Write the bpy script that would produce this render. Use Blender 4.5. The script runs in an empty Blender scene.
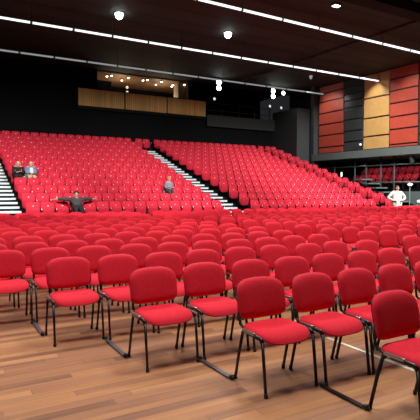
import bpy, bmesh, math, random
from mathutils import Vector, Matrix
random.seed(7)
SC = bpy.context.scene
COL = SC.collection
PI = math.pi

# ------------------------------------------------------------------ materials
def srgb(r, g, b):
    def f(c):
        c /= 255.0
        return c / 12.92 if c <= 0.04045 else ((c + 0.055) / 1.055) ** 2.4
    return (f(r), f(g), f(b), 1.0)

def mat(name, col, rough=0.6, metal=0.0, noise=0.0, nscale=40.0, bump=0.0, emit=None, estr=0.0, spec=None, coat=0.0):
    m = bpy.data.materials.new(name); m.use_nodes = True
    nt = m.node_tree; b = nt.nodes['Principled BSDF']
    b.inputs['Base Color'].default_value = col
    b.inputs['Roughness'].default_value = rough
    b.inputs['Metallic'].default_value = metal
    if spec is not None: b.inputs['Specular IOR Level'].default_value = spec
    if coat: b.inputs['Coat Weight'].default_value = coat
    if emit:
        b.inputs['Emission Color'].default_value = emit
        b.inputs['Emission Strength'].default_value = estr
    if noise or bump:
        tc = nt.nodes.new('ShaderNodeTexCoord')
        n = nt.nodes.new('ShaderNodeTexNoise'); n.inputs['Scale'].default_value = nscale
        n.inputs['Detail'].default_value = 3
        nt.links.new(tc.outputs['Object'], n.inputs['Vector'])
        if noise:
            r = nt.nodes.new('ShaderNodeValToRGB')
            k0, k1 = 1 - noise, 1 + noise
            r.color_ramp.elements[0].position = .3; r.color_ramp.elements[1].position = .7
            r.color_ramp.elements[0].color = (col[0]*k0, col[1]*k0, col[2]*k0, 1)
            r.color_ramp.elements[1].color = (min(1, col[0]*k1), min(1, col[1]*k1), min(1, col[2]*k1), 1)
            nt.links.new(n.outputs['Fac'], r.inputs['Fac'])
            nt.links.new(r.outputs['Color'], b.inputs['Base Color'])
        if bump:
            bp = nt.nodes.new('ShaderNodeBump'); bp.inputs['Strength'].default_value = bump
            bp.inputs['Distance'].default_value = 0.003
            nt.links.new(n.outputs['Fac'], bp.inputs['Height'])
            nt.links.new(bp.outputs['Normal'], b.inputs['Normal'])
    return m

M = {}
M['fabric'] = mat('red_fabric', srgb(206, 27, 46), .85, noise=.10, nscale=60, bump=.25, spec=.25)
M['tierfab'] = mat('tier_red_fabric', srgb(216, 40, 62), .8, noise=.05, nscale=8, spec=.3)
M['black'] = mat('black_metal', srgb(20, 20, 22), .38, .3)
M['plastic'] = mat('black_plastic', srgb(24, 23, 25), .5)
M['chrome'] = mat('steel_clip', srgb(170, 175, 178), .3, .9)
M['bar'] = mat('grey_bar_steel', srgb(128, 134, 138), .32, .8)
M['badge'] = mat('pale_badge', srgb(235, 225, 215), .4)
M['wallblack'] = mat('black_wall', srgb(17, 18, 19), .9, noise=.12, nscale=.7, spec=.1)
M['darkgrey'] = mat('dark_grey_paint', srgb(62, 68, 68), .7, noise=.06, nscale=2)
M['midgrey'] = mat('mid_grey_paint', srgb(104, 118, 116), .6, noise=.05, nscale=2)
M['tierblack'] = mat('tier_black', srgb(14, 14, 16), .75, spec=.2)
M['treadgrey'] = mat('grey_tread', srgb(128, 146, 144), .6)
M['tread'] = mat('pale_tread', srgb(226, 236, 236), .5)
M['pred'] = mat('red_wood_panel', srgb(184, 74, 56), .45, noise=.08, nscale=3)
M['pyellow'] = mat('yellow_wood_panel', srgb(204, 162, 98), .45, noise=.07, nscale=3)
M['pblack'] = mat('black_gloss_panel', srgb(56, 64, 65), .3, noise=.05, nscale=3)
M['joint'] = mat('panel_joint', srgb(20, 18, 18), .6)
M['boothceil'] = mat('booth_brown_wood', srgb(128, 94, 66), .6, noise=.12, nscale=2)
M['column'] = mat('booth_column', srgb(134, 116, 84), .7)
M['lamp'] = mat('lamp_white', (1, 1, 1, 1), .4, emit=(.93, 1, .97, 1), estr=6)
M['flood'] = mat('flood_white', (1, 1, 1, 1), .4, emit=(.85, 1, .95, 1), estr=14)
M['warm'] = mat('booth_lamp_warm', (1, 1, 1, 1), .4, emit=(1, .86, .66, 1), estr=9)
M['soft'] = mat('soft_lamp_white', (1, 1, 1, 1), .4, emit=(.9, 1, 1, 1), estr=.9)
M['globe'] = mat('globe_warm', (1, .9, .8, 1), .4, emit=(1, .78, .55, 1), estr=.9)
M['galleryfront'] = mat('gallery_front_paint', srgb(31, 34, 34), .7)
M['white'] = mat('white_paint', srgb(240, 242, 242), .5)
M['skin'] = mat('skin', srgb(222, 168, 140), .6)
M['hairwhite'] = mat('white_hair', srgb(226, 214, 192), .8)
M['hairdark'] = mat('dark_hair', srgb(70, 52, 44), .8)
M['hairblond'] = mat('blond_hair', srgb(205, 160, 96), .8)
M['shirtwhite'] = mat('white_cloth', srgb(222, 224, 214), .9)
M['clothblack'] = mat('black_cloth', srgb(34, 34, 36), .9)
M['clothgrey'] = mat('charcoal_cloth', srgb(70, 66, 68), .9, noise=.25, nscale=12)
M['clothsteel'] = mat('steel_grey_cloth', srgb(128, 134, 146), .9, noise=.2, nscale=14)
M['clothblue'] = mat('denim_blue_cloth', srgb(104, 142, 184), .9, noise=.08, nscale=14)
M['clothbeige'] = mat('beige_cloth', srgb(196, 176, 150), .9)
M['eye'] = mat('dark_eye', srgb(30, 24, 22), .3)
M['lip'] = mat('lip', srgb(178, 98, 90), .5)
M['tape'] = mat('pale_floor_tape', srgb(206, 202, 188), .5)
M['glass'] = mat('dark_cabinet', srgb(30, 32, 34), .25)

def floor_material():
    m = bpy.data.materials.new('plank_floor'); m.use_nodes = True
    nt = m.node_tree; N = nt.nodes; L = nt.links; b = N['Principled BSDF']
    tc = N.new('ShaderNodeTexCoord'); sx = N.new('ShaderNodeSeparateXYZ')
    L.new(tc.outputs['Object'], sx.inputs[0])
    def math_(op, a, bv):
        n = N.new('ShaderNodeMath'); n.operation = op
        for i, v in enumerate((a, bv)):
            if v is None: continue
            if isinstance(v, (int, float)): n.inputs[i].default_value = v
            else: L.new(v, n.inputs[i])
        return n.outputs[0]
    rowf = math_('DIVIDE', sx.outputs['Y'], .095)
    row = math_('FLOOR', rowf, None)
    wn = N.new('ShaderNodeTexWhiteNoise'); wn.noise_dimensions = '1D'; L.new(row, wn.inputs['W'])
    off = math_('MULTIPLY', wn.outputs['Value'], 7.3)
    colf = math_('DIVIDE', math_('ADD', sx.outputs['X'], off), 1.7)
    colm = math_('FLOOR', colf, None)
    cx = N.new('ShaderNodeCombineXYZ'); L.new(row, cx.inputs[0]); L.new(colm, cx.inputs[1])
    w2 = N.new('ShaderNodeTexWhiteNoise'); w2.noise_dimensions = '2D'; L.new(cx.outputs[0], w2.inputs['Vector'])
    mp = N.new('ShaderNodeMapping'); mp.inputs['Scale'].default_value = (.8, 15, 1)
    L.new(tc.outputs['Object'], mp.inputs['Vector'])
    ns = N.new('ShaderNodeTexNoise'); ns.inputs['Scale'].default_value = 1.6; ns.inputs['Detail'].default_value = 5
    L.new(mp.outputs[0], ns.inputs['Vector'])
    f = math_('ADD', math_('MULTIPLY', w2.outputs['Value'], .5), math_('MULTIPLY', ns.outputs['Fac'], .62))
    r = N.new('ShaderNodeValToRGB'); e = r.color_ramp.elements
    e[0].position = .12; e[0].color = srgb(100, 68, 50)
    e[1].position = .92; e[1].color = srgb(190, 142, 96)
    x = e.new(.40); x.color = srgb(134, 95, 72)
    x = e.new(.58); x.color = srgb(157, 110, 78)
    x = e.new(.74); x.color = srgb(172, 121, 81)
    L.new(f, r.inputs['Fac'])
    # thin seams between planks
    fr = math_('FRACT', rowf, None); seam = math_('LESS_THAN', fr, .03)
    fc = math_('FRACT', colf, None); seam2 = math_('LESS_THAN', fc, .003)
    sm = math_('MULTIPLY', math_('MAXIMUM', seam, seam2), .55)
    mx = N.new('ShaderNodeMix'); mx.data_type = 'RGBA'
    L.new(sm, mx.inputs[0]); L.new(r.outputs['Color'], mx.inputs[6]); mx.inputs[7].default_value = srgb(88, 56, 40)
    L.new(mx.outputs[2], b.inputs['Base Color'])
    b.inputs['Roughness'].default_value = .34
    b.inputs['Specular IOR Level'].default_value = .45
    return m

def plank_dark(name, base, seamc, width, axis='Y', rough=.6):
    m = bpy.data.materials.new(name); m.use_nodes = True
    nt = m.node_tree; N = nt.nodes; L = nt.links; b = N['Principled BSDF']
    tc = N.new('ShaderNodeTexCoord'); sx = N.new('ShaderNodeSeparateXYZ'); L.new(tc.outputs['Object'], sx.inputs[0])
    d = N.new('ShaderNodeMath'); d.operation = 'DIVIDE'; L.new(sx.outputs[axis], d.inputs[0]); d.inputs[1].default_value = width
    fl = N.new('ShaderNodeMath'); fl.operation = 'FLOOR'; L.new(d.outputs[0], fl.inputs[0])
    fr = N.new('ShaderNodeMath'); fr.operation = 'FRACT'; L.new(d.outputs[0], fr.inputs[0])
    lt = N.new('ShaderNodeMath'); lt.operation = 'LESS_THAN'; L.new(fr.outputs[0], lt.inputs[0]); lt.inputs[1].default_value = .14
    wn = N.new('ShaderNodeTexWhiteNoise'); wn.noise_dimensions = '1D'; L.new(fl.outputs[0], wn.inputs['W'])
    r = N.new('ShaderNodeValToRGB'); e = r.color_ramp.elements
    e[0].color = tuple(c*.85 for c in base[:3]) + (1,); e[1].color = tuple(min(1, c*1.15) for c in base[:3]) + (1,)
    L.new(wn.outputs['Value'], r.inputs['Fac'])
    mx = N.new('ShaderNodeMix'); mx.data_type = 'RGBA'
    L.new(lt.outputs[0], mx.inputs[0]); L.new(r.outputs['Color'], mx.inputs[6]); mx.inputs[7].default_value = seamc
    L.new(mx.outputs[2], b.inputs['Base Color'])
    b.inputs['Roughness'].default_value = rough
    b.inputs['Specular IOR Level'].default_value = .2
    return m
M['floor'] = floor_material()
M['ceiling'] = plank_dark('dark_brown_ceiling', srgb(64, 62, 56), srgb(54, 53, 48), 1.2, 'Y', .8)
M['slat'] = plank_dark('slatted_oak', srgb(206, 160, 96), srgb(150, 106, 58), .13, 'X', .5)

# ------------------------------------------------------------------ mesh helpers
def new_obj(name, bm, material, parent=None, smooth=False):
    me = bpy.data.meshes.new(name)
    bmesh.ops.recalc_face_normals(bm, faces=bm.faces[:])
    bm.to_mesh(me); bm.free()
    mats = material if isinstance(material, (list, tuple)) else [material]
    for mm in mats: me.materials.append(mm)
    if smooth:
        for p in me.polygons: p.use_smooth = True
    o = bpy.data.objects.new(name, me); COL.objects.link(o)
    if parent: o.parent = parent
    return o

def thing(name, label, cat, loc=(0, 0, 0), rz=0, group=None):
    o = bpy.data.objects.new(name, None); COL.objects.link(o)
    o.empty_display_size = .1
    o.location = loc; o.rotation_euler = (0, 0, rz)
    o['label'] = label; o['category'] = cat
    if group: o['group'] = group
    return o

def tag(o, label, cat, group=None, kind=None):
    o['label'] = label; o['category'] = cat
    if group: o['group'] = group
    if kind: o['kind'] = kind
    return o

def struct(name, bm, m, label=None):
    o = new_obj(name, bm, m); o['kind'] = 'structure'
    if label: o['label'] = label
    return o

def box(bm, x0, x1, y0, y1, z0, z1, bev=0.0, mi=0):
    vs = [bm.verts.new((x, y, z)) for x in (x0, x1) for y in (y0, y1) for z in (z0, z1)]
    idx = ((0, 1, 3, 2), (4, 6, 7, 5), (0, 4, 5, 1), (2, 3, 7, 6), (0, 2, 6, 4), (1, 5, 7, 3))
    fs = [bm.faces.new([vs[i] for i in q]) for q in idx]
    for f in fs: f.material_index = mi
    if bev:
        es = list({e for f in fs for e in f.edges})
        bmesh.ops.bevel(bm, geom=es, offset=bev, segments=2, affect='EDGES', profile=.5)
    return fs

def tube(bm, pts, r, n=8, sq=1.0, mi=0):
    """round (or flattened, sq<1 in x) tube along a polyline"""
    pts = [Vector(p) for p in pts]
    rings = []
    for i, p in enumerate(pts):
        if i == 0: t = pts[1] - p
        elif i == len(pts) - 1: t = p - pts[i-1]
        else: t = (pts[i+1] - p).normalized() + (p - pts[i-1]).normalized()
        t.normalize()
        ref = Vector((1, 0, 0)) if abs(t.x) < .9 else Vector((0, 1, 0))
        u = (ref - t * ref.dot(t)).normalized(); v = t.cross(u)
        rr = r[i] if isinstance(r, (list, tuple)) else r
        rings.append([bm.verts.new(p + u*math.cos(2*PI*k/n)*rr*sq + v*math.sin(2*PI*k/n)*rr) for k in range(n)])
    for a, b in zip(rings, rings[1:]):
        for k in range(n):
            f = bm.faces.new((a[k], a[(k+1) % n], b[(k+1) % n], b[k])); f.material_index = mi; f.smooth = True
    for ring, rev in ((rings[0], True), (rings[-1], False)):
        f = bm.faces.new(ring[::-1] if rev else ring); f.material_index = mi
    return bm

def lathe(bm, prof, n=16, c=(0, 0, 0), mi=0, axis='Z'):
    rings = []
    for (r, h) in prof:
        ring = []
        for k in range(n):
            a = 2*PI*k/n
            if axis == 'Z': p = (c[0]+r*math.cos(a), c[1]+r*math.sin(a), c[2]+h)
            elif axis == 'Y': p = (c[0]+r*math.cos(a), c[1]+h, c[2]+r*math.sin(a))
            else: p = (c[0]+h, c[1]+r*math.cos(a), c[2]+r*math.sin(a))
            ring.append(bm.verts.new(p))
        rings.append(ring)
    for a, b in zip(rings, rings[1:]):
        for k in range(n):
            f = bm.faces.new((a[k], a[(k+1) % n], b[(k+1) % n], b[k])); f.material_index = mi; f.smooth = True
    for ring in (rings[0], rings[-1]):
        f = bm.faces.new(ring); f.material_index = mi
    return bm

def pad(bm, w, h, thick, nexp=3.6, n=32, taper=0.0, warp=None, back=.4, nlow=None):
    """cushion: superellipse outline w x h in local (a,b), puffed front (+c), flatter rear; warp maps (a,b,c)->xyz"""
    prof = [(0.0, thick), (.35, thick*.985), (.62, thick*.93), (.82, thick*.80), (.93, thick*.58), (.985, thick*.28), (1.0, 0.0),
            (.985, -thick*back*.7), (.93, -thick*back), (.5, -thick*back)]
    rings = []
    for (s, c) in prof:
        if s == 0.0:
            rings.append([bm.verts.new(warp(0, 0, c))]); continue
        ring = []
        for k in range(n):
            t = 2*PI*k/n
            ct, st = math.cos(t), math.sin(t)
            e = 2.0/(nexp if st >= 0 or nlow is None else nlow)
            a = math.copysign(abs(ct)**e, ct)*w/2
            b = math.copysign(abs(st)**e, st)*h/2
            a *= 1 + taper*(b/(h/2))
            ring.append(bm.verts.new(warp(a*s, b*s, c)))
        rings.append(ring)
    c0 = rings[0][0]
    for k in range(n): bm.faces.new((c0, rings[1][k], rings[1][(k+1) % n]))
    for a, b in zip(rings[1:], rings[2:]):
        for k in range(n): bm.faces.new((a[k], b[k], b[(k+1) % n], a[(k+1) % n]))
    bm.faces.new(rings[-1])
    for f in bm.faces: f.smooth = True
    return bm

def copy_tree(o, parent=None):
    c = o.copy(); COL.objects.link(c)
    if parent: c.parent = parent
    for ch in list(o.children): copy_tree(ch, c)
    return c

ORD = ['zeroth', 'first', 'second', 'third', 'fourth', 'fifth', 'sixth', 'seventh', 'eighth', 'ninth', 'tenth', 'eleventh', 'twelfth',
       'thirteenth', 'fourteenth', 'fifteenth', 'sixteenth', 'seventeenth', 'eighteenth', 'nineteenth']
def ordinal(n):
    if n < 20: return ORD[n]
    t = {2: 'twent', 3: 'thirt', 4: 'fort', 5: 'fift'}[n//10]
    return t + 'ieth' if n % 10 == 0 else t + 'y-' + ORD[n % 10]

# ------------------------------------------------------------------ camera
# hall axes: X runs along the rows, Y away from the stage, Z up
F_PX, PITCH, ROLL, CAM_H, YAW = 480.85, .04286, .004, 1.571, math.radians(30)
right0 = Vector((math.cos(YAW), -math.sin(YAW), 0))
fwd0 = Vector((math.sin(YAW), math.cos(YAW), 0))
fwd = fwd0*math.cos(PITCH) - Vector((0, 0, 1))*math.sin(PITCH)
up0 = fwd0*math.sin(PITCH) + Vector((0, 0, 1))*math.cos(PITCH)
cr, sr = math.cos(ROLL), math.sin(ROLL)
cam_r = right0*cr + up0*sr
cam_u = up0*cr - right0*sr
cd = bpy.data.cameras.new('camera'); cam = bpy.data.objects.new('camera', cd); COL.objects.link(cam)
cd.sensor_width = 36; cd.lens = F_PX/420*36; cd.clip_end = 200
mw = Matrix((cam_r, cam_u, -fwd)).transposed().to_4x4(); mw.translation = (0, 0, CAM_H)
cam.matrix_world = mw
SC.camera = cam
def project(p):
    v = Vector(p) - Vector((0, 0, CAM_H)); d = v.dot(fwd)
    if d < .05: return (-9999, -9999)
    return (210 + F_PX*v.dot(cam_r)/d, 210 - F_PX*v.dot(cam_u)/d)

# ------------------------------------------------------------------ room shell
XL, XW, YB, ZC = -9.0, 24.0, 29.45, 8.96
b = bmesh.new(); box(b, XL, 31, -8, 34.5, -.2, 0); struct('floor', b, M['floor'])
b = bmesh.new(); box(b, XL, 18.3, -8, 29.5, ZC, ZC+.2); struct('ceiling', b, M['ceiling'])
b = bmesh.new(); box(b, 18.3, XW+.3, 13.4, 29.5, 8.86, ZC+.2); struct('trim_1', b, M['ceiling'], 'lower brown soffit along the panelled right wall')
b = bmesh.new(); box(b, -4, XW+.3, 12.6, 13.25, 8.55, ZC); struct('trim_2', b, M['tierblack'], 'dark beam across the ceiling')
b = bmesh.new(); box(b, 18.3, XW+.3, -8, 13.4, ZC, ZC+.2); struct('trim_9', b, M['tierblack'])
b = bmesh.new(); box(b, XL-.2, XL, -8, 34.5, 0, ZC+.2); struct('wall_left', b, M['wallblack'])
# back wall: full below the booth level, upper-left block, recess behind booth and gallery
b = bmesh.new()
box(b, XL, XW+.3, YB, YB+.25, 0, 6.55)
box(b, XL, 8.93, YB, YB+.25, 6.55, ZC+.2)
box(b, 15.35, 16.5, YB, YB+.25, 6.55, ZC+.2)
struct('wall_back', b, M['wallblack'])
b = bmesh.new(); box(b, XL, XW+.3, 33.6, 33.85, 6.0, ZC+.5); struct('wall_recess', b, M['wallblack'])
b = bmesh.new(); box(b, XL, XW+.3, YB+.25, 33.6, 6.3, 6.55); struct('trim_3', b, M['darkgrey'], 'floor slab of the upper gallery')
b = bmesh.new(); box(b, 16.4, XW+.3, 29.5, 33.85, ZC+.1, ZC+.3); struct('trim_4', b, M['wallblack'])
# booth room
b = bmesh.new(); box(b, 8.7, 16.4, YB+.25, 33.6, 8.88, 9.05); struct('trim_5', b, M['boothceil'], 'brown timber ceiling of the lit booth')
b = bmesh.new(); box(b, 8.75, 8.93, YB+.25, 33.6, 6.55, 8.88); struct('wall_booth_left', b, M['boothceil'])
b = bmesh.new(); box(b, 16.2, 16.4, YB+.25, 33.6, 6.55, 8.88); struct('wall_booth_right', b, M['darkgrey'])
# front wall behind the camera (stage side)
b = bmesh.new(); box(b, XL, 31, -8.2, -8, 0, ZC+.2); struct('wall_front', b, M['wallblack'])
# right wall above the ledge
b = bmesh.new(); box(b, XW+.06, XW+.3, -8, YB, 4.1, ZC+.2); struct('wall_right', b, M['joint'])
b = bmesh.new(); box(b, 23.55, 27.5, -2, 26.3, 3.62, 4.08); struct('trim_6', b, M['midgrey'], 'grey ledge under the coloured wall panels')
b = bmesh.new(); box(b, 28.6, 28.8, -8, YB, 0, 4.1); struct('wall_gallery', b, M['wallblack'])
b = bmesh.new(); box(b, 24.2, 28.6, 26.3, 26.5, 0, 4.1); struct('wall_gallery_end', b, M['wallblack'])
b = bmesh.new(); box(b, 24.3, 28.6, -2, 26.3, 0, 1.5); struct('trim_7', b, M['midgrey'], 'raised base of the side gallery')
b = bmesh.new(); box(b, 22.45, 23.6, 26.6, YB, 0, 7.35); struct('wall_pier', b, M['darkgrey'])
b = bmesh.new(); box(b, 23.6, 24.3, 26.15, 26.5, 0, 8.86); struct('trim_8', b, M['darkgrey'])

# ------------------------------------------------------------------ right wall panels
def wall_panel(y0, y1, m, label, joints, z0=4.12, z1=8.84):
    t = thing('wall_panel', label, 'wall panel', (XW, (y0+y1)/2, z0))
    hw = (y1-y0)/2 - .035; zs = [0] + [j-z0 for j in joints] + [z1-z0]
    for a, c in zip(zs, zs[1:]):
        bm = bmesh.new(); box(bm, -.02, .05, -hw, hw, a+.045, c-.045, .006); new_obj('board', bm, m, t)
    bm = bmesh.new(); box(bm, .045, .058, -hw-.03, hw+.03, 0, z1-z0); new_obj('backing', bm, M['joint'], t)
    return t
J1 = [4.55, 5.38, 6.15, 6.95, 7.75, 8.35]
J2 = [4.75, 5.45, 6.2, 7.0, 7.45, 7.9, 8.35]
J3 = [4.95, 6.1, 7.35]
J4 = [4.3, 5.2, 5.95, 6.75, 7.5, 8.2]
wall_panel(23.65, 26.06, M['pred'], 'orange-red slatted wall panel, farthest from the camera beside grey pier', J1)
wall_panel(21.95, 23.65, M['pblack'], 'glossy black wall panel between the far red and the yellow panel', J2)
wall_panel(19.93, 21.95, M['pyellow'], 'tall yellow wooden wall panel lit from above', J3)
wall_panel(17.93, 19.93, M['pred'], 'orange-red wall panel to the right of the yellow panel', J4)
wall_panel(15.6, 17.93, M['pblack'], 'black wall panel at the right edge of the photo', J2)

# ------------------------------------------------------------------ seating tiers
YS0, RP, RISE, Z1 = 17.75, .90, .303, .27
NR = 13
def zrow(n): return Z1 + RISE*(n-1)
def yrow(n): return YS0 + RP*(n-1)
b = bmesh.new()
for n in range(1, NR+1):
    box(b, -.5, 22.42, yrow(n)-.62, (yrow(n)+.28 if n < NR else YB), 0 if n == 1 else zrow(n-1)-.05, zrow(n))
struct('stepped_seating_platform', b, M['tierblack'], 'black stepped platform carrying the red tier seats')

def stair(x0, x1, last, label):
    t = thing('aisle_staircase', label, 'stairs', ((x0+x1)/2, yrow(1)-.62, 0), 0, 'pale stepped aisles')
    y00 = yrow(1)-.62; hw = (x1-x0)/2
    bm = bmesh.new()
    for n in range(1, last+1):
        yf = yrow(n)-.62-y00
        if n > 1: box(bm, -hw, hw, yf-.385, yf-.035, zrow(n-1)+.032, zrow(n)-.15)
    new_obj('riser_block', bm, M['tierblack'], t)
    for n in range(1, last+1):
        yf = yrow(n)-.62-y00
        for (dy, dz) in ((0, 0), (-.40, -.15)) if n > 1 else ((0, 0),):
            bm = bmesh.new(); box(bm, -hw+.02, hw-.02, yf+dy, yf+dy+.39, zrow(n)+dz+.002, zrow(n)+dz+.03); tr = new_obj('tread', bm, M['treadgrey'], t)
            bm = bmesh.new(); box(bm, -hw+.02, hw-.02, yf+dy-.03, yf+dy-.001, zrow(n)+dz-.045, zrow(n)+dz+.034); new_obj('nosing', bm, M['tread'], tr)
    return t
stair(1.25, 2.81, 13, 'pale stepped aisle at the left edge of the photo')
stair(10.9, 12.16, 13, 'pale stepped aisle running up between the two large seat blocks')
stair(20.36, 21.05, 12, 'narrow stepped aisle left of the two-seat column at right')

# tier seat
SP = .50
def make_tier_seat(down=False):
    t = thing('tier_seat', '', 'theatre seat', (0, 0, 0), 0, 'red tip-up seats on the tiers')
    def wback(a, bb, c):
        z = .56 + bb; return (a, -.03 - c + .12*(bb/.27)*.5 - .05*(a/.23)**2*0.5, z)
    bm = bmesh.new(); pad(bm, .469, .56, .055, 5.2, 28, .0, wback); new_obj('backrest', bm, M['tierfab'], t)
    if not down:
        def wseat(a, bb, c): return (a, -.15 - c - .10*(bb/.2)*.5, .44 + bb)
        bm = bmesh.new(); pad(bm, .43, .40, .07, 3.6, 20, .03, wseat); new_obj('seat', bm, M['tierfab'], t)
    else:
        def wseat(a, bb, c): return (a, -.27 + bb, .37 + c)
        bm = bmesh.new(); pad(bm, .43, .42, .06, 3.6, 20, .0, wseat); new_obj('seat', bm, M['tierfab'], t)
    bm = bmesh.new(); lathe(bm, [(.004, 0), (.021, 0), (.023, .006)], 10, (0, -.097, .685), axis='Y')
    new_obj('seat_number', bm, M['badge'], t)
    bm = bmesh.new(); box(bm, .2365, .2635, -.20, 0.0, .0, .55, .008); box(bm, .2365, .2635, -.26, 0.02, .55, .60, .008); new_obj('armrest', bm, M['plastic'], t)
    bm = bmesh.new(); box(bm, .237, .263, -.275, -.262, .555, .60); new_obj('armrest_cap', bm, M['badge'], t)
    return t
proto_up = make_tier_seat(); proto_dn = make_tier_seat(True)

taken = {(1, 3), (5, 0), (5, 1), (3, 12)}
seats = []
for n in range(1, NR+1):
    row = []
    for k in range(16): row.append((3.05+SP*k, 'c', k))
    for k in range(16): row.append((12.54+SP*k, 'r', k))
    for k in range(2):
        if n >= 1: row.append((21.35+SP*k, 's', k))
    if n >= NR:
        for k in range(5): row.append((.55+SP*k, 'l', k))
        for k in range(2): row.append((11.28+SP*k, 'm', k))
    if n >= NR:
        for k in range(1): row.append((20.7+SP*k, 'q', k))
    row.sort()
    vis = []
    for (x, blk, k) in row:
        px, py = project((x, yrow(n)-.05, zrow(n)+.6))
        if -7 < px < 427: vis.append((x, blk, k))
    for i, (x, blk, k) in enumerate(vis):
        rw = ordinal(n) + ' tier row'
        if n >= NR: lab = 'red tip-up seat, %s from the photo\'s left in the %s' % (ordinal(i+1), rw)
        elif blk == 'c': lab = 'red tip-up seat, %s right of the left aisle in the %s' % (ordinal(k+1), rw)
        elif blk == 'r': lab = 'red tip-up seat, %s right of the middle aisle in the %s' % (ordinal(k+1), rw)
        else: lab = '%s red seat of the pair right of the right aisle, %s' % (('left', 'right')[k], rw)
        if (n, k) in taken and blk == 'c':
            who = {(1, 3): 'man with spread arms', (5, 0): 'person in black', (5, 1): 'person in blue jacket', (3, 12): 'child in grey'}[(n, k)]
            lab = 'red tip-up seat folded down under the ' + who
        seats.append((n, x, blk, k, lab))
# nearest 300 are individual, the rest is one object
seats.sort(key=lambda s: (s[0], s[1]))
def seat_d(s): return (Vector((s[1], yrow(s[0]), zrow(s[0])))-Vector((0, 0, CAM_H))).length
ranked = sorted(seats, key=lambda s: (0 if (s[0], s[3]) in taken and s[2] == 'c' else 1, seat_d(s)))
near, far = ranked[:300], ranked[300:]
first = {}
rs = random.Random(3)
for (n, x, blk, k, lab) in near:
    dn = (n, k) in taken and blk == 'c'
    p = proto_dn if dn else proto_up
    o = p if p.name not in first else copy_tree(p)
    first[p.name] = 1
    o.location = (x, yrow(n), zrow(n)); o['label'] = lab
bm = bmesh.new()
for (n, x, blk, k, lab) in far:
    off = Vector((x, yrow(n), zrow(n)))
    mats_i = {'tierfab': 0, 'badge': 1, 'plastic': 2}
    for ch in proto_up.children:
        base = ch.name.split('.')[0]
        mi = 0 if base in ('backrest', 'seat') else (2 if base == 'armrest' else 1)
        vm = [bm.verts.new(v.co + off) for v in ch.data.vertices]
        for pl in ch.data.polygons:
            f = bm.faces.new([vm[i] for i in pl.vertices]); f.material_index = mi; f.smooth = pl.use_smooth
if far:
    o = new_obj('tier_seat_mass', bm, [M['tierfab'], M['badge'], M['plastic']])
    tag(o, 'remaining red tip-up seats in the farthest upper tier rows', 'theatre seats', kind='stuff')

# ------------------------------------------------------------------ loose floor chairs
def make_chair():
    t = thing('stacking_chair', '', 'chair', (0, 0, 0), 0, 'loose red chairs on the hall floor')
    def wseat(a, bb, c):
        y = -.035 + bb
        drop = -.045*max(0, (-bb-.06)/.15)**2 + .012*max(0, bb/.2)
        return (a, y, .432 + c + drop - .012*(1-(a/.24)**2)*(1 if c > 0 else 0))
    bm = bmesh.new(); pad(bm, .478, .43, .052, 3.8, 36, -.03, wseat, back=.15); s = new_obj('seat', bm, M['fabric'], t)
    bm = bmesh.new(); pad(bm, .45, .40, -.022, 3.8, 24, -.03, lambda a, bb, c: (a, -.03+bb, .424+c-.04*max(0, (-bb-.06)/.15)**2), back=.0)
    new_obj('seat_shell', bm, M['plastic'], s, True)
    def wback(a, bb, c):
        f = bb/.155
        return (a, .212 + .036*f - c - .035*(a/.235)**2 , (.654 + bb) + .012*(1-(a/.235)**2)*f)
    bm = bmesh.new(); pad(bm, .482, .308, .05, 3.7, 44, .012, wback, back=.2, nlow=6); bk = new_obj('backrest', bm, M['fabric'], t)
    bm = bmesh.new(); pad(bm, .486, .312, -.02, 3.7, 32, .012, lambda a, bb, c: (a, wback(a, bb, 0)[1]+.006-c, wback(a, bb, 0)[2]), back=.1, nlow=6)
    new_obj('back_shell', bm, M['plastic'], bk, True)
    for sx in (-1, 1):
        x = sx*.248
        bm = bmesh.new(); tube(bm, [(x, -.195, .405), (x, -.170, .428), (x, -.05, .432), (x, .055, .430), (x, .082, .412)], .0185, 8, .8)
        sr_ = new_obj('side_rail', bm, M['black'], t)
        bm = bmesh.new(); tube(bm, [(x, -.195, .408), (x, -.245, .012)], .0145, 8, .8); lg = new_obj('leg', bm, M['black'], t)
        bm = bmesh.new(); lathe(bm, [(.014, 0), (.016, .004), (.015, .03), (.011, .034)], 10, (x, -.245, 0)); new_obj('foot_cap', bm, M['plastic'], lg)
        bm = bmesh.new(); tube(bm, [(x, .082, .412), (x, .13, .25), (x, .188, .012)], .0145, 8, .8); lg = new_obj('leg', bm, M['black'], t)
        bm = bmesh.new(); lathe(bm, [(.014, 0), (.016, .004), (.015, .03), (.011, .034)], 10, (x, .188, 0)); new_obj('foot_cap', bm, M['plastic'], lg)
        xi = sx*.205
        bm = bmesh.new(); tube(bm, [(sx*.246, .06, .427), (xi, .12, .427), (xi, .185, .455), (xi, .214, .62)], .0125, 8); new_obj('back_upright', bm, M['black'], t)
    bm = bmesh.new(); tube(bm, [(-.246, -.13, .415), (.246, -.13, .415)], .009, 8); new_obj('cross_bar', bm, M['black'], t)
    bm = bmesh.new(); box(bm, -.2685, -.243, -.10, .065, .433, .456, .006); lathe(bm, [(.013, -.006), (.014, .0), (.010, .006)], 10, (-.262, .02, .436), axis='X')
    new_obj('link_clip', bm, M['chrome'], t)
    return t
def make_far_chair(src):
    t = thing('stacking_chair', '', 'chair', (0, 0, 0), 0, 'loose red chairs on the hall floor')
    bmf = bmesh.new()
    for ch in src.children:
        nm = ch.name.split('.')[0]
        if nm in ('seat', 'backrest'):
            o = ch.copy(); COL.objects.link(o); o.parent = t
            for g in ch.children:
                o2 = g.copy(); COL.objects.link(o2); o2.parent = o
        elif nm in ('side_rail', 'leg', 'back_upright', 'cross_bar'):
            bmf.from_mesh(ch.data)
    new_obj('frame', bmf, M['black'], t)
    return t
near_chair = make_chair(); far_chair = make_far_chair(near_chair)

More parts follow.
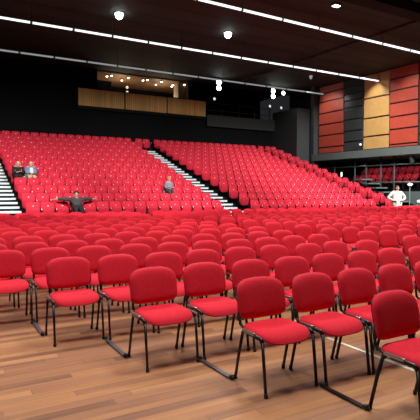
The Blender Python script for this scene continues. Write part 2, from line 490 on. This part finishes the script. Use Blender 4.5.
AX, AY, CP, RPF = 2.3572, 3.0592, .55, .9519
JIT = {(1, 1): (0.036, 0.064), (2, 0): (0.044, 0.050), (2, 1): (-0.012, -0.005), (2, 2): (-0.006, -0.009), (2, 3): (-0.029, -0.009), (3, -1): (0.010, 0.022), (3, 0): (0.032, 0.046), (3, 1): (0.001, 0.004), (3, 2): (0.013, -0.021), (3, 3): (-0, -0.022), (3, 4): (-0.022, -0.043), (3, 5): (-0.008, -0.025), (3, 6): (-0.137, -0.065), (4, -2): (0.022, 0.147), (4, -1): (0.004, 0.091), (4, 0): (0, 0.046), (4, 1): (-0.006, 0.058), (4, 2): (0.009, 0.054), (4, 3): (-0.031, 0.039), (4, 4): (-0.068, -0.041), (4, 5): (-0.006, 0.004), (4, 6): (-0.1, -0.11), (5, -3): (0.030, 0.170), (5, -2): (0.030, 0.176), (5, -1): (0.02, 0.126), (5, 0): (0.03, 0.067), (5, 1): (0.014, 0.025), (5, 2): (0.005, -0.004), (5, 3): (-0.024, -0.036), (5, 4): (-0.003, -0.025)}
rj = random.Random(11)
NFR = 15
used = {}
chairs = {}
for r in range(1, NFR+1):
    vis = []
    ro, rt = (rj.uniform(-.09, .09), rj.uniform(-.012, .006)) if r > 5 else (0, 0)
    for c in range(-14, 40):
        if r <= 5 and c < 2-r: continue
        if c == 7: continue                       # the narrow aisle through the loose chairs
        dx, dy = JIT.get((r, c), (rj.uniform(-.015, .015) + ro, rj.uniform(-.05, .05) + rt*c))
        if c > 7: dx, dy = dx + .13, dy + .05
        x, y = AX + CP*c + dx, AY + RPF*(r-2) + dy
        if vis and x - vis[-1][1] < .543: x = vis[-1][1] + .543
        if x > 23.0: continue
        p0 = project((x-.24, y+.19, .62)); p1 = project((x+.24, y+.19, .62))
        if p1[0] < 1 or p0[0] > 419: continue
        vis.append((c, x, y))
    for i, (c, x, y) in enumerate(vis):
        near_one = r <= 5
        p = near_chair if near_one else far_chair
        o = p if p.name not in used else copy_tree(p)
        used[p.name] = 1
        o.location = (x, y, 0); o.rotation_euler = (0, 0, rj.uniform(-.02, .02) if r > 1 else 0)
        rw = ordinal(r)
        if r == 1 and i == 0: lab = 'frontmost red chair, large at the lower right edge of the photo'
        elif r <= 4 and i == 0: lab = 'red padded chair at the left end of the %s row of loose chairs' % rw
        else: lab = 'red padded chair, %s from the left in the %s row of loose chairs' % (ordinal(i+1), rw)
        o['label'] = lab
        chairs[(r, c)] = o
print('floor chairs', len(chairs), 'tier seats', len(near), len(far))

# linking bars on the floor between successive rows' end chairs
barlab = {1: 'black linking bar on the floor nearest the camera, lower right',
          2: 'steel linking bar on the floor behind the left end chair of row two',
          3: 'steel linking bar on the floor behind the left end chair of row three',
          4: 'steel linking bar on the floor behind the left end chair of row four'}
for r in range(1, 5):
    c = 2-r
    a = chairs[(r, c)]; d = chairs.get((r+1, c))
    if not d: continue
    p0 = Vector((a.location.x-.284, a.location.y+.188, .018)); p1 = Vector((d.location.x-.284, d.location.y-.245, .018))
    L = (p1-p0).length
    t = thing('linking_bar', barlab[r], 'floor bar', (p0.x, p0.y, 0), math.atan2(p1.y-p0.y, p1.x-p0.x))
    bm = bmesh.new(); box(bm, .02, L-.02, -.02, .02, .012, .020, .002); new_obj('flat_bar', bm, M['black'] if r == 1 else M['bar'], t)
    for xx in (0, L):
        bm = bmesh.new(); lathe(bm, [(.010, 0), (.018, .003), (.018, .032), (.012, .04)], 10, (xx, 0, .0))
        box(bm, xx-.03, xx+.03, -.008, .008, .012, .030, .003); new_obj('clamp', bm, M['plastic'], t)
b = bmesh.new(); box(b, 3.585, 3.625, 1.2, 3.75, .001, .004)
tag(new_obj('floor_tape', b, M['tape']), 'pale strip of tape running along the wooden floor under chairs', 'tape')

# ------------------------------------------------------------------ ceiling light bars
def light_bar(x0, x1, y, z, w, label, nseg, m):
    t = thing('ceiling_light_bar', label, 'ceiling light', ((x0+x1)/2, y, z), 0, 'long ceiling light bars')
    h = (x1-x0)/2
    bm = bmesh.new(); box(bm, -h, h, -w*.5, w*.5, w*.32, w*.6, .01); new_obj('housing', bm, M['darkgrey'], t)
    step = 2*h/nseg
    for i in range(nseg):
        a = -h + i*step
        bm = bmesh.new(); tube(bm, [(a+.05, 0, 0), (a+step-.05, 0, 0)], w*.42, 8); new_obj('tube', bm, m, t)
        bm = bmesh.new(); tube(bm, [(a+step-.05, 0, 0), (a+step+.05, 0, 0)], w*.36, 8); new_obj('coupling', bm, M['midgrey'], t)
        if i % 2 == 0:
            bm = bmesh.new(); tube(bm, [(a+step, 0, w*.5), (a+step, 0, (ZC if a+step+(x0+x1)/2 < 18.3 else 8.86)-z)], .012, 6); new_obj('hanger', bm, M['darkgrey'], t)
    return t
M['bar1'] = mat('tube_light_bright', (1, 1, 1, 1), .4, emit=(.95, .98, 1, 1), estr=1.25)
M['bar2'] = mat('tube_light_dim', (.6, .6, .6, 1), .4, emit=(.85, .95, 1, 1), estr=.26)
lb = light_bar(4.5, 23.9, 15.5, 8.35, .12, 'white ceiling light bar at the top right, nearest the camera', 10, M['bar1'])
lb.rotation_euler = (0, .011, 0)
light_bar(-1.5, 23.9, 20.7, 8.27, .115, 'white ceiling light bar, middle of the three long bars', 15, M['bar1'])
light_bar(.5, 23.9, 25.5, 8.27, .11, 'dimmer grey ceiling light bar, farthest, in front of the booth', 14, M['bar2'])

def downlight(x, y, z, r, label, m):
    t = thing('ceiling_downlight', label, 'ceiling light', (x, y, z), 0)
    bm = bmesh.new(); lathe(bm, [(r*1.15, -.001), (r*1.25, -.03), (r*1.05, -.035), (r*1.02, -.012)], 20); new_obj('trim_ring', bm, M['darkgrey'], t)
    bm = bmesh.new(); lathe(bm, [(r*.98, -.006), (r*1.0, -.08), (r*.8, -.19), (r*.4, -.25), (.01, -.26)], 20); new_obj('lamp', bm, m, t)
    return t
downlight(6.93, 19.7, ZC, .17, 'bright round ceiling downlight on the left, above the light bars', M['flood'])
downlight(12.2, 19.5, ZC, .17, 'bright round ceiling downlight left of centre between two bars', M['flood'])
downlight(21.0, 23.6, 8.86, .1, 'small faint downlight in the soffit beside the middle light bar end', M['bar2'])
t = thing('ceiling_fixture', 'small rectangular white light under the ceiling at top right', 'ceiling light', (14.0, 14.3, ZC))
bm = bmesh.new(); box(bm, -.16, .16, -.12, .12, -.10, -.001, .01); new_obj('housing', bm, M['darkgrey'], t)
bm = bmesh.new(); box(bm, -.14, .14, -.10, .10, -.125, -.101, .005); new_obj('diffuser', bm, M['lamp'], t)

def floodlight(x, y, z, label, s=1.0, two=True):
    t = thing('ceiling_floodlight', label, 'spotlight', (x, y, z))
    bm = bmesh.new(); tube(bm, [(0, 0, .02), (0, 0, ZC-z-.002 if x < 18.3 else 8.86-z-.002)], .03, 8); new_obj('stem', bm, M['black'], t)
    for k, zz in enumerate((0, -.36) if two else (0,)):
        bm = bmesh.new(); lathe(bm, [(.08*s, .22), (.15*s, .16), (.19*s, -.02)], 16, (0, 0, zz), axis='Y'); new_obj('lamp_housing', bm, M['black'], t)
        bm = bmesh.new(); lathe(bm, [(.17*s, -.03), (.14*s, -.07), (.01, -.09)], 16, (0, 0, zz), axis='Y'); new_obj('lens', bm, M['flood'], t)
    return t
floodlight(16.5, 27.5, 8.62, 'twin white floodlight just right of the booth, under the far bar')
floodlight(20.9, 27.4, 8.5, 'twin white floodlight right of centre above the upper gallery')
floodlight(21.8, 27.4, 8.45, 'single small floodlight right of the second twin floodlight', .8, False)
for (x, z, lab) in ((17.65, 8.06, 'small dim lamp on the upper gallery just right of the booth'), (22.6, 7.98, 'small dim lamp on the upper gallery below the right twin floodlight'),
               (23.7, 7.95, 'faint lamp on the upper gallery at its right end')):
    t = thing('gallery_lamp', lab, 'lamp', (x, 30.0, z))
    bm = bmesh.new(); lathe(bm, [(.02, .16), (.10, .12), (.12, 0)], 12, axis='Y'); new_obj('shade', bm, M['black'], t)
    bm = bmesh.new(); lathe(bm, [(.10, -.005), (.07, -.03), (.01, -.04)], 12, axis='Y'); new_obj('bulb', bm, M['soft'], t)
    bm = bmesh.new(); tube(bm, [(0, .08, -.1), (0, .08, 6.551-z)], .02, 6); new_obj('stand', bm, M['black'], t)

# ------------------------------------------------------------------ booth
for i, (x0, x1, lab) in enumerate(((7.69, 10.58, 'left slatted oak front panel of the booth balcony'), (10.66, 13.5, 'middle slatted oak front panel of the booth balcony'),
                                   (13.58, 16.46, 'right slatted oak front panel of the booth balcony'))):
    t = thing('balcony_panel', lab, 'balcony panel', ((x0+x1)/2, 29.2, 6.60))
    h = (x1-x0)/2
    bm = bmesh.new(); box(bm, -h, h, -.04, .03, 0, 1.03, .01); new_obj('slats', bm, M['slat'], t)
    bm = bmesh.new(); box(bm, -h, h, -.05, .06, 1.032, 1.08); new_obj('cap_rail', bm, M['tierblack'], t)
b = bmesh.new(); box(b, 7.6, 16.55, 29.235, 29.445, 6.42, 7.64); struct('trim_10', b, M['tierblack'], 'black backing of the balcony panels')
b = bmesh.new(); box(b, 14.65, 15.34, 29.75, 30.5, 6.555, 8.875, .02); tag(new_obj('booth_column', b, M['column']), 'beige square column at the right end of the booth', 'column')
t = thing('loudspeaker_cabinet', 'black boxy cabinet at the left end of the booth opening', 'loudspeaker', (9.55, 30.2, 6.555))
bm = bmesh.new(); box(bm, -.5, .45, -.3, .3, 0, 1.85, .02); new_obj('cabinet', bm, M['plastic'], t)
bm = bmesh.new(); lathe(bm, [(.05, 0), (.2, -.01), (.22, -.02)], 16, (0, -.31, 1.2), axis='Y'); new_obj('speaker_cone', bm, M['darkgrey'], t)
bm = bmesh.new(); lathe(bm, [(.02, 0), (.08, -.01), (.09, -.02)], 12, (0, -.31, 1.6), axis='Y'); new_obj('tweeter', bm, M['darkgrey'], t)
t = thing('bar_counter', 'dark counter with small bright objects behind the booth panels', 'counter', (12.4, 32.2, 6.555))
bm = bmesh.new(); box(bm, -1.9, 2.6, -.3, .3, 0, 1.1, .02); new_obj('body', bm, M['glass'], t)
bm = bmesh.new(); box(bm, -1.95, 2.65, -.35, .35, 1.1, 1.15, .01); new_obj('worktop', bm, M['darkgrey'], t)
for i, (x, m, lab) in enumerate(((11.0, 'darkgrey', 'dark monitor on the booth counter, leftmost'), (13.6, 'glass', 'dark monitor on the booth counter right of the middle'), (14.5, 'darkgrey', 'dark monitor on the booth counter beside the beige column'))):
    t = thing('control_monitor', lab, 'monitor', (x, 32.1, 7.706))
    bm = bmesh.new(); box(bm, -.3, .3, -.03, .03, .1, .5, .01); new_obj('screen', bm, M[m], t)
    bm = bmesh.new(); box(bm, -.12, .12, -.08, .08, 0, .02); box(bm, -.03, .03, -.02, .02, .02, .12); new_obj('stand', bm, M['plastic'], t)
BL = [(9.78, 30.14), (9.95, 29.78), (10.98, 30.72), (11.08, 29.8), (12.18, 30.0), (12.4, 29.75), (13.45, 30.79), (13.4, 29.75), (14.5, 30.3), (14.62, 30.75), (15.1, 29.72)]
for i, (x, y) in enumerate(BL):
    t = thing('booth_spotlight', 'small warm spotlight on the booth ceiling, %s counting from the left' % ordinal(i+1), 'spotlight', (x, y, 8.88), 0, 'booth ceiling spotlights')
    bm = bmesh.new(); tube(bm, [(0, 0, -.001), (0, 0, -.06)], .02, 6); lathe(bm, [(.04, .04), (.065, .0), (.07, -.04)], 12, (0, 0, -.09)); new_obj('can', bm, M['darkgrey'], t)
    bm = bmesh.new(); lathe(bm, [(.065, -.131), (.055, -.17), (.01, -.185)], 12); new_obj('bulb', bm, M['warm'], t)
t = thing('table_lamp', 'glowing two-globe table lamp in the middle of the booth', 'lamp', (11.15, 30.2, 6.555))
bm = bmesh.new(); lathe(bm, [(.12, 0), (.12, .03), (.02, .05), (.02, 1.26)], 12); new_obj('stand', bm, M['plastic'], t)
for zz in (1.34, 1.66):
    bm = bmesh.new(); lathe(bm, [(.01, -.09), (.065, -.065), (.09, 0), (.065, .065), (.01, .09)], 12, (0, 0, zz)); new_obj('globe', bm, M['globe'], t)

# ------------------------------------------------------------------ upper gallery right of booth
b = bmesh.new(); box(b, 16.55, 22.4, 29.1, 29.44, 5.95, 6.75); struct('trim_11', b, M['galleryfront'], 'dark front edge of the upper gallery')
t = thing('gallery_railing', 'thin dark railing along the upper gallery right of the booth', 'railing', (16.6, 29.6, 6.551))
for i in range(5):
    bm = bmesh.new(); tube(bm, [(i*1.43, 0, 0), (i*1.43, 0, 1.1)], .02, 6); new_obj('post', bm, M['darkgrey'], t)
for zz in (.6, 1.1):
    bm = bmesh.new(); tube(bm, [(0, 0, zz), (5.72, 0, zz)], .02, 6); new_obj('rail', bm, M['darkgrey'], t)

# ------------------------------------------------------------------ side gallery at right, under the ledge
t = thing('side_gallery_railing', 'grey railing with tall posts in front of the side gallery seats', 'railing', (24.05, 15.5, 0))
for yy in (0.2, 4.05, 5.05, 6.2, 7.15, 9.0):
    bm = bmesh.new(); tube(bm, [(0, yy, .001), (0, yy, 3.62)], .05, 8); new_obj('post', bm, M['darkgrey'], t)
for zz in (2.05, 3.1):
    bm = bmesh.new(); tube(bm, [(0, -2.5, zz), (0, 10.4, zz)], .035, 8); new_obj('rail', bm, M['midgrey'], t)
gs = None
k = 0
for rr in range(2):
    for i in range(17):
        y = 15.2+i*.52
        px, py = project((25.4+rr*.9, y, 2.7+rr*.3))
        if px > 424: continue
        o = copy_tree(proto_up); k += 1
        o.location = (25.1+rr*.9, y, 1.72+rr*.5); o.rotation_euler = (0, 0, -PI/2)
        o['group'] = 'red side gallery seats'
        o['label'] = 'red side gallery seat, %s from the right edge in the %s row' % (ordinal(i+1), ('lower', 'upper')[rr])
b = bmesh.new(); box(b, 24.3, 25.45, 14.5, 26.2, 1.5, 1.72); box(b, 25.45, 28.6, 14.5, 26.2, 1.5, 2.22); struct('trim_12', b, M['tierblack'])
# side steps descending beside the seat column
t = thing('side_staircase', 'dark grey open steps between the right seat column and the side gallery', 'stairs', (23.3, 17.6, 0))
for i in range(7):
    bm = bmesh.new(); box(bm, -.5, .5, i*.55, i*.55+.5, .62+i*.26, .70+i*.26, .01); new_obj('tread', bm, M['midgrey'], t)
for sx in (-.5, .5):
    bm = bmesh.new(); vs = [bm.verts.new(p) for p in ((sx-.02, -.1, 0), (sx-.02, 3.8, 0), (sx-.02, 3.8, 2.2), (sx-.02, -.1, .55), (sx+.02, -.1, 0), (sx+.02, 3.8, 0), (sx+.02, 3.8, 2.2), (sx+.02, -.1, .55))]
    for q in ((0, 1, 2, 3), (7, 6, 5, 4), (0, 4, 5, 1), (1, 5, 6, 2), (2, 6, 7, 3), (3, 7, 4, 0)): bm.faces.new([vs[i] for i in q])
    new_obj('stringer', bm, M['tierblack'], t)
t = thing('hanging_loudspeaker', 'grey loudspeaker hanging under the ledge at the right edge', 'loudspeaker', (23.9, 18.2, 3.618))
bm = bmesh.new(); lathe(bm, [(.10, -.5), (.13, -.45), (.19, -.16), (.16, -.08), (.05, -.06)], 14); new_obj('body', bm, M['darkgrey'], t, False)
bm = bmesh.new(); tube(bm, [(0, 0, 0), (0, 0, -.07)], .03, 8); new_obj('bracket', bm, M['black'], t)
bm = bmesh.new(); lathe(bm, [(.14, -.075), (.10, -.05), (.01, -.04)], 14); new_obj('top_cap', bm, M['chrome'], t)
t = thing('wall_spotlight', 'small white spotlight on the ledge below the black panel', 'spotlight', (23.8, 22.0, 4.081))
bm = bmesh.new(); tube(bm, [(0, 0, 0), (0, 0, .3)], .02, 6); new_obj('stem', bm, M['black'], t)
bm = bmesh.new(); lathe(bm, [(.03, .10), (.06, .07), (.07, -.03)], 12, (0, 0, .4), axis='Y'); new_obj('can', bm, M['white'], t)
bm = bmesh.new(); lathe(bm, [(.06, -.035), (.04, -.05), (.01, -.055)], 12, (0, 0, .4), axis='Y'); new_obj('lens', bm, M['soft'], t)
t = thing('lit_door_sign', 'narrow upright white light beside the upper right tier rows', 'sign light', (23.9, 23.7, 2.6))
bm = bmesh.new(); box(bm, -.03, .03, -.06, .06, -.14, .16, .01); new_obj('face', bm, M['soft'], t)
bm = bmesh.new(); tube(bm, [(0.03, 0, -.14), (0.03, 0, -2.599)], .03, 6); new_obj('post', bm, M['black'], t)
t = thing('stand_lamp', 'white oval-headed lamp on a slim pole right of the man in white', 'lamp', (21.6, 16.55, 0))
bm = bmesh.new(); lathe(bm, [(.2, .001), (.2, .03), (.025, .05), (.02, 1.80)], 12); new_obj('pole', bm, M['midgrey'], t)
bm = bmesh.new(); lathe(bm, [(.01, -.08), (.09, -.06), (.13, 0), (.09, .06), (.01, .08)], 16, (0, 0, 1.87)); new_obj('head', bm, M['soft'], t)
t = thing('white_barrier', 'low white rail right of the lamp pole at the photo edge', 'barrier', (23.1, 16.4, 0))
bm = bmesh.new(); box(bm, -1.1, 1.0, -.03, .03, .93, 1.06, .01); new_obj('rail', bm, M['white'], t)
for xx in (-1.0, .9):
    bm = bmesh.new(); tube(bm, [(xx, 0.05, .001), (xx, 0.05, 1.0)], .025, 8); new_obj('post', bm, M['midgrey'], t)

# ------------------------------------------------------------------ people
def skin_mesh(name, verts, edges, radii, root, material, parent, sub=2):
    me = bpy.data.meshes.new(name); me.from_pydata([tuple(v) for v in verts], edges, [])
    o = bpy.data.objects.new(name, me); COL.objects.link(o)
    sk = o.modifiers.new('skin', 'SKIN'); sk.use_smooth_shade = True
    if not me.skin_vertices: me.attributes
    sv = me.skin_vertices[0].data
    for i, r in enumerate(radii):
        rr = r if isinstance(r, tuple) else (r, r)
        sv[i].radius = rr; sv[i].use_root = (i == root)
    ss = o.modifiers.new('sub', 'SUBSURF'); ss.levels = sub; ss.render_levels = sub
    dg = bpy.context.evaluated_depsgraph_get()
    ev = o.evaluated_get(dg); m2 = bpy.data.meshes.new_from_object(ev)
    bpy.data.objects.remove(o)
    m2.name = name
    m2.materials.clear(); m2.materials.append(material)
    for p in m2.polygons: p.use_smooth = True
    o = bpy.data.objects.new(name, m2); COL.objects.link(o)
    if parent: o.parent = parent
    return o

def make_person(label, loc, J, cloth_top, cloth_leg, hair, s=1.0, rz=0, shirt=None, hairlen=.0):
    """J: joints in person space (front = -y, z up, origin on the floor or at the seat's floor)"""
    t = thing('person', label, 'person', loc, rz)
    t.scale = (s, s, s)
    V, E, R = [], [], []
    def add(p, r, par=None):
        V.append(Vector(p)); R.append(r)
        if par is not None: E.append((par, len(V)-1))
        return len(V)-1
    pel = add(J['pelvis'], (.15, .12))
    sp = add(Vector(J['pelvis']).lerp(Vector(J['chest']), .5), (.14, .11), pel)
    ch = add(J['chest'], (.16, .115), sp)
    nb = add(J['neck'], .06, ch)
    hd = Vector(J['head'])
    ck = add(hd + Vector((0, -.012, -.075)), (.062, .066), nb)
    hm = add(hd + Vector((0, .0, .005)), (.076, .094), ck)
    ht = add(hd + Vector((0, .008, .085)), (.062, .076), hm)
    arms = []
    for sd in ('L', 'R'):
        sh = add(J['shoulder'+sd], .062, ch)
        el = add(J['elbow'+sd], .043, sh)
        wr = add(J['wrist'+sd], .028, el)
        dv = (Vector(J['wrist'+sd]) - Vector(J['elbow'+sd])).normalized()
        if 'hand'+sd in J: dv = Vector(J['hand'+sd]).normalized()
        side = dv.cross(Vector((0, 0, 1)))
        if side.length < .2: side = Vector((1, 0, 0))
        side.normalize(); nrm = side.cross(dv)
        pm = add(V[wr] + dv*.055, (.036, .022), wr)
        for q, ln in enumerate((.072, .082, .076, .058)):
            f0 = add(V[pm] + dv*.035 + side*(q-1.5)*.020, .0095, pm)
            f1 = add(V[f0] + dv*ln*.55 - nrm*.006, .0085, f0)
            add(V[f1] + dv*ln*.4 - nrm*.018, .0075, f1)
        th = add(V[wr] + dv*.035 - side*.032, .0105, wr)
        add(V[th] + dv*.035 - side*.022, .009, th)
        arms.append((sh, el, wr))
    legs = []
    for sd in ('L', 'R'):
        hp = add(J['hip'+sd], .088, pel)
        kn = add(J['knee'+sd], .06, hp)
        an = add(J['ankle'+sd], .042, kn)
        add(V[an] + Vector((0, -.09, -.045)), (.04, .03), an)
        legs.append((hp, kn, an))
    skin_mesh('body', V, E, R, pel, M['skin'], t)
    # clothing: a slightly larger skin over torso + arms, and over the legs
    def garment(name, idx, grow, m, cut=None):
        mp = {v: i for i, v in enumerate(idx)}
        vs = [V[i].copy() for i in idx]
        if cut:
            for i, (a, f) in cut.items(): vs[mp[i]] = V[a].lerp(V[i], f)
        es = [(mp[a], mp[c]) for a, c in E if a in mp and c in mp]
        rs_ = [tuple(x+grow for x in (R[i] if isinstance(R[i], tuple) else (R[i], R[i]))) for i in idx]
        return skin_mesh(name, vs, es, rs_, 0, m, t)
    a0, a1 = arms
    garment('jacket', [pel, sp, ch, nb, a0[0], a0[1], a0[2], a1[0], a1[1], a1[2]], .026, cloth_top, {nb: (ch, .62), a0[2]: (a0[1], .93), a1[2]: (a1[1], .93)})
    l0, l1 = legs
    garment('trousers', [pel, l0[0], l0[1], l0[2], l1[0], l1[1], l1[2]], .014, cloth_leg)
    for (h, k_, a) in legs:
        bm = bmesh.new(); p = V[a]
        box(bm, p.x-.048, p.x+.048, p.y-.19, p.y+.07, p.z-.085, p.z+.02, .03); new_obj('shoe', bm, M['clothblack'], t, True)
    if shirt:
        c = V[ch]; n = V[nb]
        bm = bmesh.new()
        pad(bm, .15, .34, .03, 3, 20, .15, lambda a, bb, cc: (c.x+a, c.y-.128-cc*.5 - .01*bb, c.z-.08+bb)); new_obj('shirt_front', bm, shirt, t)
    # hair cap: upper / rear shell of the skull
    bm = bmesh.new(); bmesh.ops.create_uvsphere(bm, u_segments=18, v_segments=12, radius=1)
    hl = hairlen
    bmesh.ops.delete(bm, geom=[v for v in bm.verts if (v.co.y < -.25 and v.co.z < .42) or v.co.z < -.35-hl], context='VERTS')
    for v in bm.verts:
        v.co = Vector((hd.x + v.co.x*.096, hd.y + .012 + v.co.y*.112, hd.z + .028 + v.co.z*.115))
    bmesh.ops.solidify(bm, geom=bm.faces[:], thickness=.012)
    new_obj('hair', bm, hair, t, True)
    for sx in (-1, 1):
        bm = bmesh.new(); bmesh.ops.create_uvsphere(bm, u_segments=8, v_segments=6, radius=.012, matrix=Matrix.Translation(hd + Vector((sx*.032, -.088, .012)))); new_obj('eye', bm, M['eye'], t, True)
        bm = bmesh.new(); bmesh.ops.create_uvsphere(bm, u_segments=8, v_segments=6, radius=1, matrix=Matrix.Translation(hd + Vector((sx*.084, .0, -.005))) @ Matrix.Diagonal((.012, .022, .034, 1))); new_obj('ear', bm, M['skin'], t, True)
    bm = bmesh.new(); bmesh.ops.create_uvsphere(bm, u_segments=8, v_segments=6, radius=1, matrix=Matrix.Translation(hd + Vector((0, -.098, -.018))) @ Matrix.Diagonal((.014, .022, .026, 1))); new_obj('nose', bm, M['skin'], t, True)
    bm = bmesh.new(); bmesh.ops.create_uvsphere(bm, u_segments=8, v_segments=6, radius=1, matrix=Matrix.Translation(hd + Vector((0, -.082, -.06))) @ Matrix.Diagonal((.026, .010, .008, 1))); new_obj('mouth', bm, M['lip'], t, True)
    return t

def seated(lean=0.0):
    return dict(pelvis=(0, -.26, .625), chest=(0, -.26+lean, .95), neck=(0, -.25+lean, 1.11), head=(0, -.27+lean, 1.225),
                shoulderL=(-.165, -.25+lean, 1.02), shoulderR=(.165, -.25+lean, 1.02),
                hipL=(-.085, -.32, .60), hipR=(.085, -.32, .60), kneeL=(-.11, -.62, .56), kneeR=(.11, -.62, .56),
                ankleL=(-.11, -.60, .10), ankleR=(.11, -.60, .10),
                elbowL=(-.19, -.28+lean, .77), elbowR=(.19, -.28+lean, .77), wristL=(-.10, -.48, .73), wristR=(.10, -.48, .73))
# platforms in front of a seat are .9 deep so feet rest on the same level; rows end .62 in front of the back
def sit(n, k, label, upd, *a, off=0.0, dz=0.0, **kw):
    J = seated(); J.update(upd)
    # keep feet on the row's own platform
    for q in J: J[q] = (J[q][0], J[q][1]-.06, J[q][2]+.01)
    for sd, sx in (('L', -1), ('R', 1)):
        J['knee'+sd] = (sx*.10, -.69, .57) if 'knee'+sd not in upd else upd['knee'+sd]
        J['ankle'+sd] = (sx*.10, -.64, .10)
    return make_person(label, (3.05+SP*k+off, yrow(n), zrow(n)+dz), J, *a, **kw)
sit(1, 3, 'man in dark grey jacket with both arms spread over the seat backs',
    dict(pelvis=(0, -.33, .62), chest=(0, -.26, .83), neck=(0, -.25, .98), head=(0, -.27, 1.085), shoulderL=(-.19, -.22, .91), shoulderR=(.19, -.22, .91),
         elbowL=(-.44, -.12, .93), elbowR=(.44, -.12, .935), wristL=(-.66, -.09, .925), wristR=(.66, -.09, .925)),
    M['clothgrey'], M['clothblack'], M['hairdark'], off=-.05)
sit(5, 0, 'white-haired person in black seated beside the left aisle', dict(wristL=(-.05, -.48, .75), wristR=(.10, -.48, .76), chest=(0, -.32, .86), neck=(0, -.32, .985), head=(0, -.36, 1.05), shoulderL=(-.17, -.31, .94), shoulderR=(.17, -.31, .94), elbowL=(-.17, -.34, .72), elbowR=(.17, -.34, .72)), M['clothblack'], M['clothblack'], M['hairwhite'], hairlen=.2)
sit(5, 1, 'white-haired person in blue jacket and white shirt, second from left aisle', dict(chest=(0, -.32, .86), neck=(0, -.32, .985), head=(0, -.36, 1.05), shoulderL=(-.17, -.31, .94), shoulderR=(.17, -.31, .94), elbowL=(-.17, -.34, .72), elbowR=(.17, -.34, .72)), M['clothblue'], M['clothbeige'], M['hairwhite'], shirt=M['shirtwhite'], hairlen=.0)
sit(3, 12, 'blond child in grey jacket seated alone left of the middle aisle', dict(wristL=(-.03, -.36, .80), wristR=(.04, -.38, .82), elbowL=(-.22, -.30, .78), elbowR=(.22, -.30, .78)),
    M['clothsteel'], M['clothgrey'], M['hairblond'], s=.87, dz=.06, off=-.025)
stand = dict(pelvis=(0, 0, .95), chest=(0, -.01, 1.30), neck=(0, 0, 1.49), head=(0, -.03, 1.61), shoulderL=(-.20, 0, 1.40), shoulderR=(.20, 0, 1.40),
             elbowL=(-.46, .03, 1.14), elbowR=(.44, .03, 1.13), wristL=(-.20, -.12, 1.00), wristR=(.20, -.12, 1.00), handL=(1, -.3, 0), handR=(-1, -.3, 0),
             hipL=(-.10, 0, .90), hipR=(.10, 0, .90), kneeL=(-.12, -.02, .50), kneeR=(.12, .02, .50), ankleL=(-.12, .03, .09), ankleR=(.12, .03, .09))
pw = make_person('man in loose white shirt standing beyond the last loose chairs at right', (20.3, 16.3, 0), stand, M['shirtwhite'], M['clothblack'], M['hairdark'], s=1.04, rz=math.radians(-25))
bm = bmesh.new()
prof = [(.235, .70), (.255, .72), (.25, .9), (.22, 1.1), (.235, 1.3), (.17, 1.41), (.08, 1.455)]
lathe(bm, prof, 20)
for v in bm.verts: v.co.y = v.co.y*.68 - .005
new_obj('loose_shirt', bm, M['shirtwhite'], pw, True)

# ------------------------------------------------------------------ lights
def spot(x, y, z, tx, ty, tz, power, cone, blend=.6, r=.25, col=(1, .985, .97)):
    l = bpy.data.lights.new('spot', 'SPOT'); l.energy = power; l.spot_size = math.radians(cone); l.spot_blend = blend
    l.shadow_soft_size = r; l.color = col
    o = bpy.data.objects.new('hall_and_fill_spot', l); COL.objects.link(o)
    o.location = (x, y, z)
    o.rotation_euler = (Vector((tx, ty, tz))-Vector((x, y, z))).to_track_quat('-Z', 'Y').to_euler()
for x in (-2, 5, 12, 19):
    spot(x, 8.0, 8.7, x+1, 20.5, 1.6, 6200, 58, .6, .3)
for x in (0, 6, 12, 18):
    for y in (3.5, 9.5):
        spot(x, y, 8.8, x, y, 0, 2450, 120, .7, 1.1)
spot(22.0, 20.9, 8.45, 24, 20.6, 6.6, 290, 75, .6, .1, (1, .93, .8))
spot(21.8, 18.6, 8.45, 24, 18.3, 6.4, 230, 80, .8, .15, (1, .93, .8))
spot(21.8, 25.2, 8.45, 24, 24.8, 6.6, 220, 80, .8, .15, (1, .93, .8))
for (x, y) in ((11, 31), (14, 31)):
    l = bpy.data.lights.new('booth', 'POINT'); l.energy = 65; l.color = (1, .8, .55); l.shadow_soft_size = .1
    o = bpy.data.objects.new('booth_light', l); COL.objects.link(o); o.location = (x, y, 7.9)
for y in (16, 19, 22):
    spot(24.2, y, 3.55, 25.4, y, 2.0, 55, 150, .8, .25)  # added fill lamps without fixtures, brightening the side gallery seats
spot(18.0, 20.0, 8.7, 23.6, 20.0, 3.9, 750, 70, .8, .3)  # extra fill spot, added to lighten the grey ledge
spot(20.0, 10.0, 8.7, 21.6, 20.0, 2.0, 4300, 62, .6, .3)  # fill spot added so the right-hand seat pairs are not too dark

w = bpy.data.worlds.new('world'); SC.world = w; w.use_nodes = True
w.node_tree.nodes['Background'].inputs[0].default_value = (.05, .05, .055, 1)
w.node_tree.nodes['Background'].inputs[1].default_value = .3

SC.view_settings.view_transform = 'Standard'
SC.view_settings.look = 'None'
SC.view_settings.exposure = 0.0
SC.view_settings.gamma = 1.0
SC.view_settings.use_curve_mapping = False
